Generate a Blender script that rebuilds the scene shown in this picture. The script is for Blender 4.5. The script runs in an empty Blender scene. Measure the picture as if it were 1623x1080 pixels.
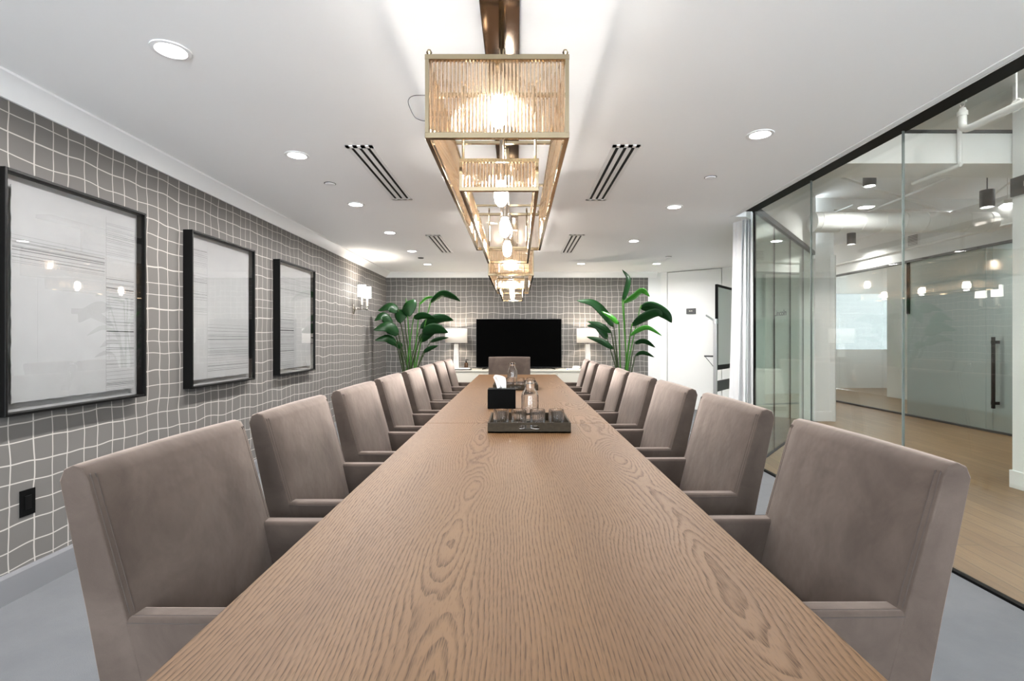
import bpy, bmesh, math, random
from mathutils import Vector, Matrix
R = random.Random(7)
PI = math.pi
C = bpy.context.scene.collection
F = 805.0            # focal length in pixels of the 1623 wide frame
CAM = 1.267          # camera height
# ------------------------------------------------------------------ nodes
class NT:
    def __init__(s, name):
        s.m = bpy.data.materials.new(name); s.m.use_nodes = True
        s.t = s.m.node_tree; s.t.nodes.clear()
        s.out = s.t.nodes.new('ShaderNodeOutputMaterial')
    def n(s, typ, ins=None, **props):
        nd = s.t.nodes.new('ShaderNode' + typ)
        for k, v in props.items(): setattr(nd, k, v)
        for k, v in (ins or {}).items():
            sk = nd.inputs[k]
            if isinstance(v, bpy.types.NodeSocket): s.t.links.new(v, sk)
            else: sk.default_value = v
        return nd
    def math(s, op, a, b=0.0, c=0.0, clamp=False):
        nd = s.n('Math', {0: a, 1: b, 2: c}, operation=op); nd.use_clamp = clamp
        return nd.outputs[0]
    def mix(s, fac, a, b):
        nd = s.n('Mix', {}, data_type='RGBA')
        for sk, v in ((nd.inputs[0], fac), (nd.inputs[6], a), (nd.inputs[7], b)):
            if isinstance(v, bpy.types.NodeSocket): s.t.links.new(v, sk)
            else: sk.default_value = v
        return nd.outputs[2]
    def maprange(s, v, a, b, c, d, smooth=False):
        nd = s.n('MapRange', {0: v, 1: a, 2: b, 3: c, 4: d})
        if smooth: nd.interpolation_type = 'SMOOTHSTEP'
        return nd.outputs[0]
    def noise(s, vec=None, scale=5, detail=2, rough=0.5, dim='3D', w=None, dist=0.0):
        ins = {'Scale': scale, 'Detail': detail, 'Roughness': rough, 'Distortion': dist}
        nd = s.n('TexNoise', {}, noise_dimensions=dim)
        for k, v in ins.items(): nd.inputs[k].default_value = v
        if vec is not None: s.t.links.new(vec, nd.inputs['Vector'])
        if w is not None: s.t.links.new(w, nd.inputs['W'])
        return nd.outputs[0]
    def comb(s, x, y, z=0.0): return s.n('CombineXYZ', {0: x, 1: y, 2: z}).outputs[0]
    def obj(s): return s.n('TexCoord').outputs['Object']
    def sep(s, v):
        nd = s.n('SeparateXYZ', {0: v}); return nd.outputs[0], nd.outputs[1], nd.outputs[2]
    def principled(s, col, rough=0.5, metal=0.0, **kw):
        nd = s.n('BsdfPrincipled', {'Base Color': col, 'Roughness': rough, 'Metallic': metal})
        for k, v in kw.items():
            sk = nd.inputs[k.replace('_', ' ')]
            if isinstance(v, bpy.types.NodeSocket): s.t.links.new(v, sk)
            else: sk.default_value = v
        return nd
    def done(s, shader):
        s.t.links.new(shader.outputs[0] if hasattr(shader, 'outputs') else shader, s.out.inputs[0]); return s.m
def c3(r, g, b): return (r, g, b, 1.0)
def srgb(r, g, b):
    f = lambda v: (v/255/12.92 if v/255 <= .04045 else ((v/255+.055)/1.055)**2.4)
    return (f(r), f(g), f(b), 1.0)
def simple(name, col, rough=0.5, metal=0.0, bump=0.0, bscale=60, var=0.0, vscale=6, **kw):
    t = NT(name); o = t.obj(); c = col
    if var:
        n = t.noise(o, vscale, 4, .6)
        lo = tuple(max(0, v*(1-var)) for v in col[:3]) + (1,); hi = tuple(min(1, v*(1+var)) for v in col[:3]) + (1,)
        c = t.mix(t.maprange(n, .3, .7, 0, 1), lo, hi)
    p = t.principled(c, rough, metal, **kw)
    if bump:
        b = t.n('Bump', {'Strength': bump, 'Distance': .002, 'Height': t.noise(o, bscale, 3)})
        t.t.links.new(b.outputs[0], p.inputs['Normal'])
    return t.done(p)
def emit(name, col, s):
    t = NT(name); return t.done(t.n('Emission', {'Color': col, 'Strength': s}))
def clear_glass(name, tint, f0=0.04, gl=1.0):
    t = NT(name)
    fac = t.n('LayerWeight', {'Blend': .5}).outputs['Facing']
    p = t.math('MULTIPLY_ADD', t.math('POWER', fac, 5.0), 1 - f0, f0)
    mx = t.n('MixShader', {0: t.math('MULTIPLY', p, gl, clamp=True), 1: t.n('BsdfTransparent', {'Color': tint}).outputs[0],
                           2: t.n('BsdfGlossy', {'Color': c3(1, 1, 1), 'Roughness': 0.0}).outputs[0]})
    return t.done(mx)
M = {}
M['white_paint'] = simple('white_paint', c3(.80, .80, .79), .6, bump=.05, bscale=200)
M['ceiling_paint'] = simple('ceiling_paint', c3(.92, .92, .92), .7, bump=.03, bscale=150)
M['trim_white'] = simple('trim_white', c3(.82, .82, .82), .4)
M['base_grey'] = simple('base_grey', c3(.19, .19, .20), .4)
M['black_metal'] = simple('black_metal', c3(.003, .003, .003), .5, Specular_IOR_Level=.08)
M['dark_grey'] = simple('dark_grey', c3(.06, .06, .062), .5)
M['matte_black'] = simple('matte_black', c3(.0015, .0015, .0015), .7, Specular_IOR_Level=.06)
M['tv_black'] = simple('tv_black', c3(.0008, .0008, .0008), .6, Specular_IOR_Level=0.01)
M['frame_black'] = simple('frame_black', c3(.002, .002, .002), .4, Specular_IOR_Level=.2)
M['mat_board'] = simple('mat_board', c3(.28, .28, .28), .8)
M['art_paper'] = simple('art_paper', c3(.29, .29, .29), .9, bump=.25, bscale=30, var=.04, vscale=8)
M['ink'] = simple('ink', c3(.02, .02, .022), .9)
M['ink_soft'] = simple('ink_soft', c3(.11, .11, .115), .9)
M['carpet'] = None
M['steel'] = simple('steel', c3(.62, .60, .58), .25, 1.0)
M['nickel'] = simple('nickel', c3(.52, .48, .44), .18, 1.0)
M['joint'] = simple('joint', c3(.16, .18, .17), .5)
M['glass_green'] = clear_glass('glass_green', c3(.86, .94, .895), .045)
M['silver'] = simple('silver', c3(.62, .63, .64), .35, .7)
M['brass'] = simple('brass', c3(.40, .32, .21), .10, 1.0, bump=.02, bscale=20)
M['bronze_mirror'] = simple('bronze_mirror', c3(.20, .155, .12), .08, 1.0)
M['credenza'] = simple('credenza', c3(.55, .52, .45), .45)
M['soap_amber'] = simple('soap_amber', c3(.06, .025, .008), .15)
M['leaf'] = None
M['pot'] = simple('pot', c3(.03, .03, .032), .5, bump=.1)
M['soil'] = simple('soil', c3(.03, .02, .012), 1.0, bump=1.0, bscale=40)
M['tissue'] = simple('tissue', c3(.85, .83, .80), .9)
M['tray'] = simple('tray', c3(.036, .027, .017), .7, Specular_IOR_Level=.15, bump=.3, bscale=250, var=.25, vscale=60)
M['shade_candle'] = simple('shade_candle', c3(.85, .80, .68), .5)
M['alabaster'] = simple('alabaster', c3(.80, .78, .74), .4, var=.06, vscale=14)
M['red_box'] = simple('red_box', c3(.16, .02, .02), .4)
M['board_white'] = simple('board_white', c3(.50, .51, .52), .12)
M['blue_ink'] = simple('blue_ink', c3(.05, .08, .35), .5)
M['letter'] = simple('letter', c3(.62, .58, .50), .5)
M['duct'] = simple('duct', c3(.86, .86, .85), .5)
M['glass'] = clear_glass('glass', c3(.955, .975, .964), .068)
M['glass_edge'] = clear_glass('glass_edge', c3(.965, .985, .975), .045)
M['art_glass'] = clear_glass('art_glass', c3(1, 1, 1), .025)
M['bulb_glass'] = clear_glass('bulb_glass', c3(1, .95, .85), .04)
M['dimmed_glass'] = clear_glass('dimmed_glass', c3(.27, .272, .27), .04)  # grey tint added to dim the daylight through the far office window
def m_tumbler():
    t = NT('tumbler_glass')
    return t.done(t.n('BsdfGlass', {'Color': c3(1, 1, 1), 'Roughness': 0.0, 'IOR': 1.42}))
M['tumbler'] = m_tumbler()
def m_rod(name, clear):
    t = NT(name)
    g = t.n('BsdfGlass', {'Color': c3(.985, .88, .75), 'Roughness': 0.0, 'IOR': 1.45})  # amber tint puts the bulbs' warm light into the rod colour
    a = t.n('MixShader', {0: 1-clear, 1: t.n('BsdfTransparent', {'Color': c3(.985, .965, .94)}).outputs[0], 2: g.outputs[0]})
    return t.done(t.n('MixShader', {0: .07, 1: a.outputs[0], 2: t.n('BsdfTranslucent', {'Color': c3(.95, .72, .50)}).outputs[0]}))
M['rod'] = m_rod('rod_glass', .25); M['rod_screen'] = m_rod('rod_screen_glass', .74)
def m_shade():
    t = NT('linen_shade')
    mx = t.n('MixShader', {0: .45, 1: t.n('BsdfDiffuse', {'Color': c3(.84, .82, .79)}).outputs[0], 2: t.n('BsdfTranslucent', {'Color': c3(.85, .82, .78)}).outputs[0]})
    return t.done(mx)
M['shade'] = m_shade()
def m_curtain():
    t = NT('curtain_sheer')
    a = t.n('MixShader', {0: .4, 1: t.n('BsdfDiffuse', {'Color': c3(.9, .9, .9)}).outputs[0], 2: t.n('BsdfTranslucent', {'Color': c3(.9, .9, .9)}).outputs[0]})
    return t.done(a)
M['curtain'] = m_curtain()
def m_frost():
    t = NT('frosted_glass')
    fac = t.n('LayerWeight', {'Blend': .5}).outputs['Facing']
    p = t.math('MULTIPLY_ADD', t.math('POWER', fac, 5.0), .95, .05)
    body = t.n('MixShader', {0: .45, 1: t.n('BsdfTransparent', {'Color': c3(.80, .88, .87)}).outputs[0], 2: t.n('BsdfDiffuse', {'Color': c3(.42, .48, .48)}).outputs[0]})
    return t.done(t.n('MixShader', {0: p, 1: body.outputs[0], 2: t.n('BsdfGlossy', {'Color': c3(1, 1, 1), 'Roughness': 0.02}).outputs[0]}))
M['frost'] = m_frost()
def m_wallpaper(axis):
    t = NT('wallpaper_' + 'xy'[axis]); x, y, z = t.sep(t.obj()); s = .1005
    h = t.math('DIVIDE', (x, y)[axis], s); v = t.math('DIVIDE', z, s)
    def dist(a, b, seed, wob):
        n1 = t.noise(None, .55, 0, .5, '1D', w=t.math('ADD', a, seed))
        n2 = t.noise(t.comb(t.math('MULTIPLY', b, .42), t.math('MULTIPLY', a, .22), seed), 1.0, 1)
        return t.math('ADD', t.math('MULTIPLY_ADD', n1, .5, a), t.math('MULTIPLY', n2, wob))
    hh = dist(h, v, 3.7, .42); vv = dist(v, h, 11.3, .48)
    def line(q, w):
        d = t.math('ABSOLUTE', t.math('SUBTRACT', t.math('FRACT', q), .5))
        return t.maprange(d, .5 - w - .012, .5 - w + .004, 0, 1)
    l = t.math('MAXIMUM', line(hh, .026), line(vv, .026))
    base = t.mix(t.noise(t.obj(), 2.0, 3), srgb(95, 92, 89), srgb(102, 99, 96))
    return t.done(t.principled(t.mix(l, base, srgb(178, 173, 166)), .7))
M['wallpaper_y'] = m_wallpaper(1); M['wallpaper_x'] = m_wallpaper(0)
def m_carpet():
    t = NT('carpet'); o = t.obj()
    n = t.noise(o, 1.6, 6, .65); f = t.noise(o, 260, 2)
    c = t.mix(t.maprange(n, .35, .65, 0, 1), c3(.145, .150, .158), c3(.175, .18, .188))
    c = t.mix(t.math('MULTIPLY', f, .25), c, c3(.12, .124, .13))
    p = t.principled(c, 1.0, 0, Specular_IOR_Level=.1)
    b = t.n('Bump', {'Strength': .5, 'Distance': .004, 'Height': f}); t.t.links.new(b.outputs[0], p.inputs['Normal'])
    return t.done(p)
M['carpet'] = m_carpet()
def m_velvet():
    t = NT('taupe_velvet'); o = t.obj()
    n = t.noise(o, 5.5, 5, .62, dist=.6); f = t.noise(o, 500, 2)
    c = t.mix(t.maprange(n, .32, .68, 0, 1), srgb(66, 56, 50), srgb(84, 73, 66))
    c = t.mix(t.math('MULTIPLY', f, .22), c, srgb(50, 43, 39))
    p = t.principled(c, .85, 0, Specular_IOR_Level=.15, Sheen_Weight=.85, Sheen_Roughness=.38, Sheen_Tint=srgb(228, 208, 196))
    hgt = t.math('ADD', t.math('MULTIPLY', t.noise(o, 7, 3, .5), 1.0), t.math('MULTIPLY', f, .04))
    b = t.n('Bump', {'Strength': .35, 'Distance': .012, 'Height': hgt}); t.t.links.new(b.outputs[0], p.inputs['Normal'])
    return t.done(p)
M['velvet'] = m_velvet()
M['seam'] = simple('seam_thread', srgb(66, 57, 52), .9)
def m_oak():
    t = NT('oak_veneer'); x, y, z = t.sep(t.obj())
    side = t.math('GREATER_THAN', x, .14)
    xc = t.math('MULTIPLY_ADD', side, .60, -.17)
    seed = t.math('MULTIPLY', side, 9.3)
    dx = t.math('SUBTRACT', x, xc)
    low = t.noise(t.comb(t.math('MULTIPLY', x, 1.8), t.math('MULTIPLY', y, .62), seed), 1.0, 2, .5)
    mid = t.noise(t.comb(t.math('MULTIPLY', x, 9.0), t.math('MULTIPLY', y, 2.0), seed), 1.0, 3, .55)
    fin = t.noise(t.comb(t.math('MULTIPLY', x, 60.0), t.math('MULTIPLY', y, 7.0), seed), 1.0, 2, .5)
    cy = t.math('ADD', t.math('MULTIPLY_ADD', low, .46, -.13), t.math('MULTIPLY_ADD', mid, .022, -.011))
    r = t.math('SQRT', t.math('ADD', t.math('MULTIPLY', dx, dx), t.math('MULTIPLY', cy, cy)))
    r = t.math('ADD', r, t.math('ADD', t.math('MULTIPLY', mid, .018), t.math('MULTIPLY', fin, .0035)))
    w = t.math('FRACT', t.math('DIVIDE', r, .0088))
    band = t.maprange(w, .40, .92, 0, 1, True); band = t.math('MULTIPLY', band, t.maprange(w, .93, 1.0, 1, 0))
    pore = t.noise(t.comb(t.math('MULTIPLY', x, 420.0), t.math('MULTIPLY', y, 22.0), 0.0), 1.0, 2, .6)
    pr = t.maprange(pore, .42, .58, .25, 1)
    dark = t.math('MULTIPLY', band, pr)
    speck = t.math('MULTIPLY', t.maprange(t.noise(t.comb(t.math('MULTIPLY', x, 300.0), t.math('MULTIPLY', y, 30.0), 4.0), 1.0, 1), .56, .68, 0, 1), .30)
    dark = t.math('MAXIMUM', dark, speck)
    tone = t.noise(t.comb(t.math('MULTIPLY', x, 7.0), t.math('MULTIPLY', y, .6), seed), 1.0, 3)
    base = t.mix(t.maprange(tone, .3, .7, 0, 1), OAK_A, OAK_B)
    col = t.mix(t.math('MULTIPLY', dark, .85), base, OAK_C)
    p = t.principled(col, t.maprange(dark, 0, 1, .48, .62), 0, Specular_IOR_Level=.25)
    b = t.n('Bump', {'Strength': .25, 'Distance': .001, 'Height': t.math('SUBTRACT', 1.0, dark)}); t.t.links.new(b.outputs[0], p.inputs['Normal'])
    return t.done(p)
OAK_A, OAK_B, OAK_C = srgb(100, 72, 45), srgb(112, 83, 54), srgb(58, 38, 20)
M['oak'] = m_oak()
def m_planks():
    t = NT('oak_planks'); x, y, z = t.sep(t.obj())
    a = math.radians(6)
    u = t.math('ADD', t.math('MULTIPLY', x, math.cos(a)), t.math('MULTIPLY', y, -math.sin(a)))
    v = t.math('ADD', t.math('MULTIPLY', x, math.sin(a)), t.math('MULTIPLY', y, math.cos(a)))
    br = t.n('TexBrick', {'Vector': t.comb(v, u), 'Color1': srgb(142, 112, 78), 'Color2': srgb(126, 96, 63), 'Mortar': srgb(70, 50, 33),
                          'Scale': 1.0, 'Mortar Size': .0022, 'Mortar Smooth': .1, 'Bias': 0.0, 'Brick Width': 1.7, 'Row Height': .125}, offset=.37, offset_frequency=2)
    g = t.noise(t.comb(t.math('MULTIPLY', u, 40.0), t.math('MULTIPLY', v, 2.5)), 1.0, 4, .6)
    c = t.mix(t.maprange(g, .4, .75, 0, .55), br.outputs[0], srgb(98, 69, 43))
    return t.done(t.principled(c, .38))
M['planks'] = m_planks()
def m_leaf():
    t = NT('leaf_green'); o = t.obj()
    c = t.mix(t.noise(o, 6, 2), c3(.0025, .018, .004), c3(.006, .040, .008))
    p = t.principled(c, .42, Specular_IOR_Level=.22)
    mx = t.n('MixShader', {0: .18, 1: p.outputs[0], 2: t.n('BsdfTranslucent', {'Color': c3(.06, .26, .03)}).outputs[0]})
    return t.done(mx)
M['leaf'] = m_leaf()
M['leaf_lit'] = simple('leaf_lit', c3(.04, .24, .015), .35)  # brighter leaf copy: lamplight put into the green
M['stalk'] = simple('stalk_lit', c3(.03, .14, .008), .4, var=.3, vscale=3)  # brighter stalk copy, strong light put into its colour
M['stalk_dark'] = simple('stalk_dark', c3(.02, .04, .007), .45, var=.3, vscale=3)
M['lens'] = emit('lamp_lens', c3(1, .97, .92), 22)
M['sconce_shade'] = emit('sconce_shade', c3(1, .95, .88), 7)
M['bulb'] = emit('bulb_glow', c3(1, .94, .87), 105)
M['led'] = emit('led_strip', c3(1, .98, .95), 6)
M['pendant_lens'] = emit('pendant_lens', c3(1, .98, .94), 4)
# ------------------------------------------------------------------ mesh helpers
def bm_new(): return bmesh.new()
def box(bm, x0, x1, y0, y1, z0, z1):
    vs = [bm.verts.new(p) for p in ((x0,y0,z0),(x1,y0,z0),(x1,y1,z0),(x0,y1,z0),(x0,y0,z1),(x1,y0,z1),(x1,y1,z1),(x0,y1,z1))]
    for f in ((3,2,1,0),(4,5,6,7),(0,1,5,4),(1,2,6,5),(2,3,7,6),(3,0,4,7)): bm.faces.new([vs[i] for i in f])
    return vs
def obox(bm, c, size, rotz=0.0, roty=0.0):
    vs = box(bm, -size[0]/2, size[0]/2, -size[1]/2, size[1]/2, -size[2]/2, size[2]/2)
    m = Matrix.Translation(c) @ Matrix.Rotation(rotz, 4, 'Z') @ Matrix.Rotation(roty, 4, 'Y')
    for v in vs: v.co = m @ v.co
    return vs
def prism(bm, pts, axis, a, b):
    """closed polygon pts (2D) extruded along axis from a to b"""
    def P(p, q):
        if axis == 'y': return (p[0], q, p[1])
        if axis == 'x': return (q, p[0], p[1])
        return (p[0], p[1], q)
    A = [bm.verts.new(P(p, a)) for p in pts]; B = [bm.verts.new(P(p, b)) for p in pts]; n = len(pts)
    bm.faces.new(A); bm.faces.new(B[::-1])
    for i in range(n): bm.faces.new((A[i], B[i], B[(i+1) % n], A[(i+1) % n]))
def lathe(bm, prof, c=(0,0,0), seg=24, ribs=None):
    """profile [(r,z)...] about z; ribs(k,r)->r modulates"""
    rings = []
    for r, z in prof:
        if r < 1e-6: rings.append([bm.verts.new((c[0], c[1], c[2]+z))]); continue
        ring = []
        for k in range(seg):
            a = 2*PI*k/seg; rr = ribs(k, r, z) if ribs else r
            ring.append(bm.verts.new((c[0]+rr*math.cos(a), c[1]+rr*math.sin(a), c[2]+z)))
        rings.append(ring)
    for A, B in zip(rings, rings[1:]):
        for k in range(seg):
            q = (k+1) % seg
            if len(A) == 1 and len(B) == 1: continue
            if len(A) == 1: bm.faces.new((A[0], B[q], B[k])) if False else bm.faces.new((A[0], B[k], B[q]))
            elif len(B) == 1: bm.faces.new((A[k], B[0], A[q]))
            else: bm.faces.new((A[k], B[k], B[q], A[q]))
def tube(bm, pts, rad, seg=8, caps=True, closed=False):
    pts = [Vector(p) for p in pts]; n = len(pts); rings = []; up = None
    rad = rad if isinstance(rad, (list, tuple)) else [rad]*n
    for i, p in enumerate(pts):
        if closed: d = pts[(i+1) % n] - pts[i-1]
        else: d = pts[min(i+1, n-1)] - pts[max(i-1, 0)]
        d.normalize()
        if up is None: up = Vector((0,0,1)) if abs(d.z) < .9 else Vector((1,0,0))
        s = d.cross(up)
        if s.length < 1e-4: s = d.cross(Vector((1,.3,0)))
        s.normalize(); up = s.cross(d).normalized()
        rings.append([bm.verts.new(p + (s*math.cos(2*PI*k/seg) + up*math.sin(2*PI*k/seg))*rad[i]) for k in range(seg)])
    pr = list(zip(rings, rings[1:])) + ([(rings[-1], rings[0])] if closed else [])
    for A, B in pr:
        for k in range(seg): bm.faces.new((A[k], A[(k+1) % seg], B[(k+1) % seg], B[k]))
    if caps and not closed: bm.faces.new(rings[0][::-1]); bm.faces.new(rings[-1])
def smooth_path(pts, n=6):
    pts = [Vector(p) for p in pts]; P = [pts[0]*2-pts[1]] + pts + [pts[-1]*2-pts[-2]]; out = []
    for i in range(1, len(P)-2):
        for k in range(n):
            t = k/n; a, b, c, d = P[i-1], P[i], P[i+1], P[i+2]
            out.append(.5*((2*b) + (c-a)*t + (2*a-5*b+4*c-d)*t*t + (3*b-a-3*c+d)*t**3))
    out.append(pts[-1]); return out
def obj(name, bm, mat, parent=None, bevel=0.0, segs=3, smooth=40, fix=True):
    if fix: bmesh.ops.recalc_face_normals(bm, faces=bm.faces)
    me = bpy.data.meshes.new(name); bm.to_mesh(me); bm.free()
    me.materials.append(M[mat] if isinstance(mat, str) else mat)
    if smooth:
        me.shade_smooth(); me.set_sharp_from_angle(angle=math.radians(smooth))
    o = bpy.data.objects.new(name, me); C.objects.link(o)
    if parent: o.parent = parent
    if bevel:
        b = o.modifiers.new('bevel', 'BEVEL'); b.width = bevel; b.segments = segs; b.limit_method = 'ANGLE'; b.angle_limit = math.radians(35)
        b.harden_normals = False
    return o
def tag(o, label, cat, group=None, kind=None):
    o['label'] = label; o['category'] = cat
    if group: o['group'] = group
    if kind: o['kind'] = kind
    return o
def thing(name, label, cat, loc=(0,0,0), rz=0.0, group=None):
    o = bpy.data.objects.new(name, None); o.empty_display_size = .1; C.objects.link(o); o.location = loc; o.rotation_euler = (0,0,rz)
    return tag(o, label, cat, group)
def struct(name, bm, mat, **kw):
    o = obj(name, bm, mat, **kw); o['kind'] = 'structure'; return o
def dup(root, loc, rz, label, group=None):
    r = root.copy(); C.objects.link(r); r.location = loc; r.rotation_euler = (0,0,rz); r['label'] = label
    if group: r['group'] = group
    def rec(a, b):
        for ch in list(a.children):
            c = ch.copy(); C.objects.link(c); c.parent = b; rec(ch, c)
    rec(root, r); return r
def area(name, loc, energy, size, col=(1, .95, .88), spread=150, rot=(0,0,0), parent=None):
    l = bpy.data.lights.new(name, 'AREA'); l.shape = 'DISK'; l.size = size; l.energy = energy; l.color = col; l.spread = math.radians(spread)
    o = bpy.data.objects.new(name, l); C.objects.link(o); o.location = loc; o.rotation_euler = rot
    if parent: o.parent = parent
    return o
def point(name, loc, energy, rad, col, parent=None):
    l = bpy.data.lights.new(name, 'POINT'); l.shadow_soft_size = rad; l.energy = energy; l.color = col
    o = bpy.data.objects.new(name, l); C.objects.link(o); o.location = loc
    if parent: o.parent = parent
    return o
def at(px, py, Y):
    return Vector(((px-820)*Y/F, Y, CAM + (538-py)*Y/F))
def text_obj(name, s, size, mat, loc, rot, parent=None, ext=.0008):
    cu = bpy.data.curves.new(name, 'FONT'); cu.body = s; cu.size = size; cu.extrude = ext; cu.align_x = 'CENTER'; cu.align_y = 'CENTER'
    o = bpy.data.objects.new(name, cu); C.objects.link(o)
    dg = bpy.context.evaluated_depsgraph_get(); dg.update()
    me = bpy.data.meshes.new_from_object(o.evaluated_get(dg)); bpy.data.objects.remove(o)
    me.materials.clear(); me.materials.append(M[mat])
    o = bpy.data.objects.new(name, me); C.objects.link(o); o.location = loc; o.rotation_euler = rot
    if parent: o.parent = parent
    return o
# ------------------------------------------------------------------ the room shell
LX, BY, CZ, NY = -2.45, 9.48, CAM + 1.246, -2.6
GX, PX = 2.372, 2.165                      # glass wall plane, edge of the plaster ceiling
GC = Vector((GX, 5.09))                   # glass corner
PD = Vector((.628, .778)).normalized()    # direction of the angled glass partition
DW0, DW1 = Vector((2.675, 9.48)), Vector((4.80, 7.86))   # angled wall with the door
P2 = GC + PD*3.42
TOPZ = CAM + 1.284                        # underside of the glass head track
bm = bm_new(); poly = [(LX-.1, NY-.1), (GX-.012, NY-.1), (GX-.012, 5.09), tuple(P2), tuple(DW1 + Vector((.05, .1))), (2.75, BY+.1), (LX-.1, BY+.1)]
prism(bm, poly, 'z', -.10, 0); struct('floor', bm, 'carpet', smooth=0)
bm = bm_new(); prism(bm, [(GX-.012, NY-.1), (13.0, NY-.1), (13.0, 15), (P2.x+.3, 15), (P2.x, P2.y), (GX-.012, 5.09)], 'z', -.10, 0); struct('floor_corridor', bm, 'planks', smooth=0)
N2 = Vector((PD.y, -PD.x))
q = GC + N2*-.06 ; q2 = P2 + N2*-.06
bm = bm_new(); prism(bm, [(LX-.1, NY-.1), (PX, NY-.1), (PX, 5.16), (q.x, 5.16), tuple(q2), tuple(DW1 + Vector((.05, .1))), (2.75, BY+.1), (LX-.1, BY+.1)], 'z', CZ, CZ+.25); struct('ceiling', bm, 'ceiling_paint', smooth=0)
# curtain pocket along the glass wall
bm = bm_new(); box(bm, PX, GX+.03, NY-.1, 5.10, CZ+.13, CZ+.25); struct('trim_1', bm, 'white_paint', smooth=0)
bm = bm_new(); box(bm, PX-.008, PX+.026, NY, 5.16, CZ-.005, CZ+.06); box(bm, PX+.030, PX+.042, NY, 5.16, CZ-.005, CZ+.06); struct('trim_2', bm, 'trim_white', smooth=0)
bm = bm_new(); box(bm, LX-.12, LX, NY-.1, BY+.1, 0, CZ+.05); struct('wall_left', bm, 'wallpaper_y', smooth=0)
bm = bm_new(); box(bm, LX, 2.44, BY, BY+.12, 0, CZ+.05); struct('wall_back', bm, 'wallpaper_x', smooth=0)
bm = bm_new(); box(bm, 2.44, 2.80, BY, BY+.12, 0, CZ+.05); struct('wall_back_plain', bm, 'white_paint', smooth=0)
bm = bm_new(); WX0, WX1, WZ0, WZ1 = -2.2, 2.05, .30, 2.44
box(bm, LX-.1, WX0, NY-.12, NY, 0, 3.6); box(bm, WX1, 13, NY-.12, NY, 0, 3.6); box(bm, WX0, WX1, NY-.12, NY, 0, WZ0); box(bm, WX0, WX1, NY-.12, NY, WZ1, 3.6); struct('wall_near', bm, 'white_paint', smooth=0)
bm = bm_new()
for k in range(4): a = WX0 + (WX1-WX0-.05)*k/3; box(bm, a, a+.05, NY-.09, NY-.03, WZ0, WZ1)
for z in (WZ0, WZ1-.05): box(bm, WX0, WX1, NY-.088, NY-.032, z, z+.05)
struct('window_50', bm, 'dark_grey', smooth=0)
bm = bm_new(); box(bm, WX0, WX1, NY-.064, NY-.056, WZ0+.02, WZ1-.02); struct('window_51', bm, 'art_glass', smooth=0)
_p = bpy.data.lights.new('daylight_portal', 'AREA'); _p.shape = 'RECTANGLE'; _p.size = WX1-WX0; _p.size_y = WZ1-WZ0; _p.cycles.is_portal = True
_o = bpy.data.objects.new('daylight_portal', _p); C.objects.link(_o); _o.location = ((WX0+WX1)/2, NY-.13, (WZ0+WZ1)/2); _o.rotation_euler = (PI/2, 0, PI)
dd = (DW1-DW0).normalized(); dn = Vector((-dd.y, dd.x)); dn = dn if dn.y > 0 else -dn     # away from the room
def along(t, off=0.0): return DW0 + dd*t + dn*off
L = (DW1-DW0).length; d0, d1 = .132, 1.09; dtop = CAM + 1.232
bm = bm_new()
for a, b, z0, z1 in ((0, d0-.012, 0, CZ+.05), (d1+.012, L+.1, 0, CZ+.05), (d0-.012, d1+.012, dtop+.012, CZ+.05)):
    prism(bm, [tuple(along(a)), tuple(along(b)), tuple(along(b, .12)), tuple(along(a, .12))], 'z', z0, z1)
struct('wall_right', bm, 'white_paint', smooth=0)
bm = bm_new(); prism(bm, [tuple(along(d0-.02, .06)), tuple(along(d1+.02, .06)), tuple(along(d1+.02, .11)), tuple(along(d0-.02, .11))], 'z', 0, dtop+.03); struct('trim_3', bm, 'black_metal', smooth=0)
bm = bm_new(); prism(bm, [tuple(along(d0, .004)), tuple(along(d1, .004)), tuple(along(d1, .05)), tuple(along(d0, .05))], 'z', .008, dtop); struct('door_1', bm, 'white_paint', smooth=0)
# crown moulding
def crown(o, pts):  # pts: (proj, drop)
    return pts
prof = [(0, 0), (.097, 0), (.097, .012), (.088, .016), (.050, .045), (.018, .085), (.014, .097), (0, .097)]
bm = bm_new(); prism(bm, [(LX + p, CZ - d) for p, d in prof], 'y', NY, BY); struct('trim_4', bm, 'trim_white', smooth=30)
bm = bm_new(); prism(bm, [(BY - p, CZ - d) for p, d in prof], 'x', LX, 2.60); struct('trim_5', bm, 'trim_white', smooth=30)
bp = [(0, 0), (.016, 0), (.016, .125), (.010, .14), (0, .14)]
bm = bm_new(); prism(bm, [(LX + p, z) for p, z in bp], 'y', NY, BY); struct('baseboard_left', bm, 'base_grey', smooth=0)
bm = bm_new(); prism(bm, [(BY - p, z) for p, z in bp], 'x', LX+.016, 2.64); struct('baseboard_back', bm, 'base_grey', smooth=0)
# glass wall: panes, head track, sill channel
pane_edges = [5.09, 4.11, 3.13, 2.15, 1.17, .19, -.79, -1.77, NY]
wn = 1
for a, b in zip(pane_edges, pane_edges[1:]):
    bm = bm_new(); box(bm, GX, GX+.012, b+.003, a-.003, .012, TOPZ+.01); struct('window_%d' % wn, bm, 'glass', smooth=0); wn += 1
bm = bm_new(); box(bm, PX+.06, GX+.03, NY, 5.10, TOPZ, CAM+1.338); struct('trim_6', bm, 'black_metal', smooth=0)
bm = bm_new(); box(bm, GX-.012, GX+.022, NY, 5.09, -.001, .014); struct('trim_7', bm, 'black_metal', smooth=0)
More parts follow.
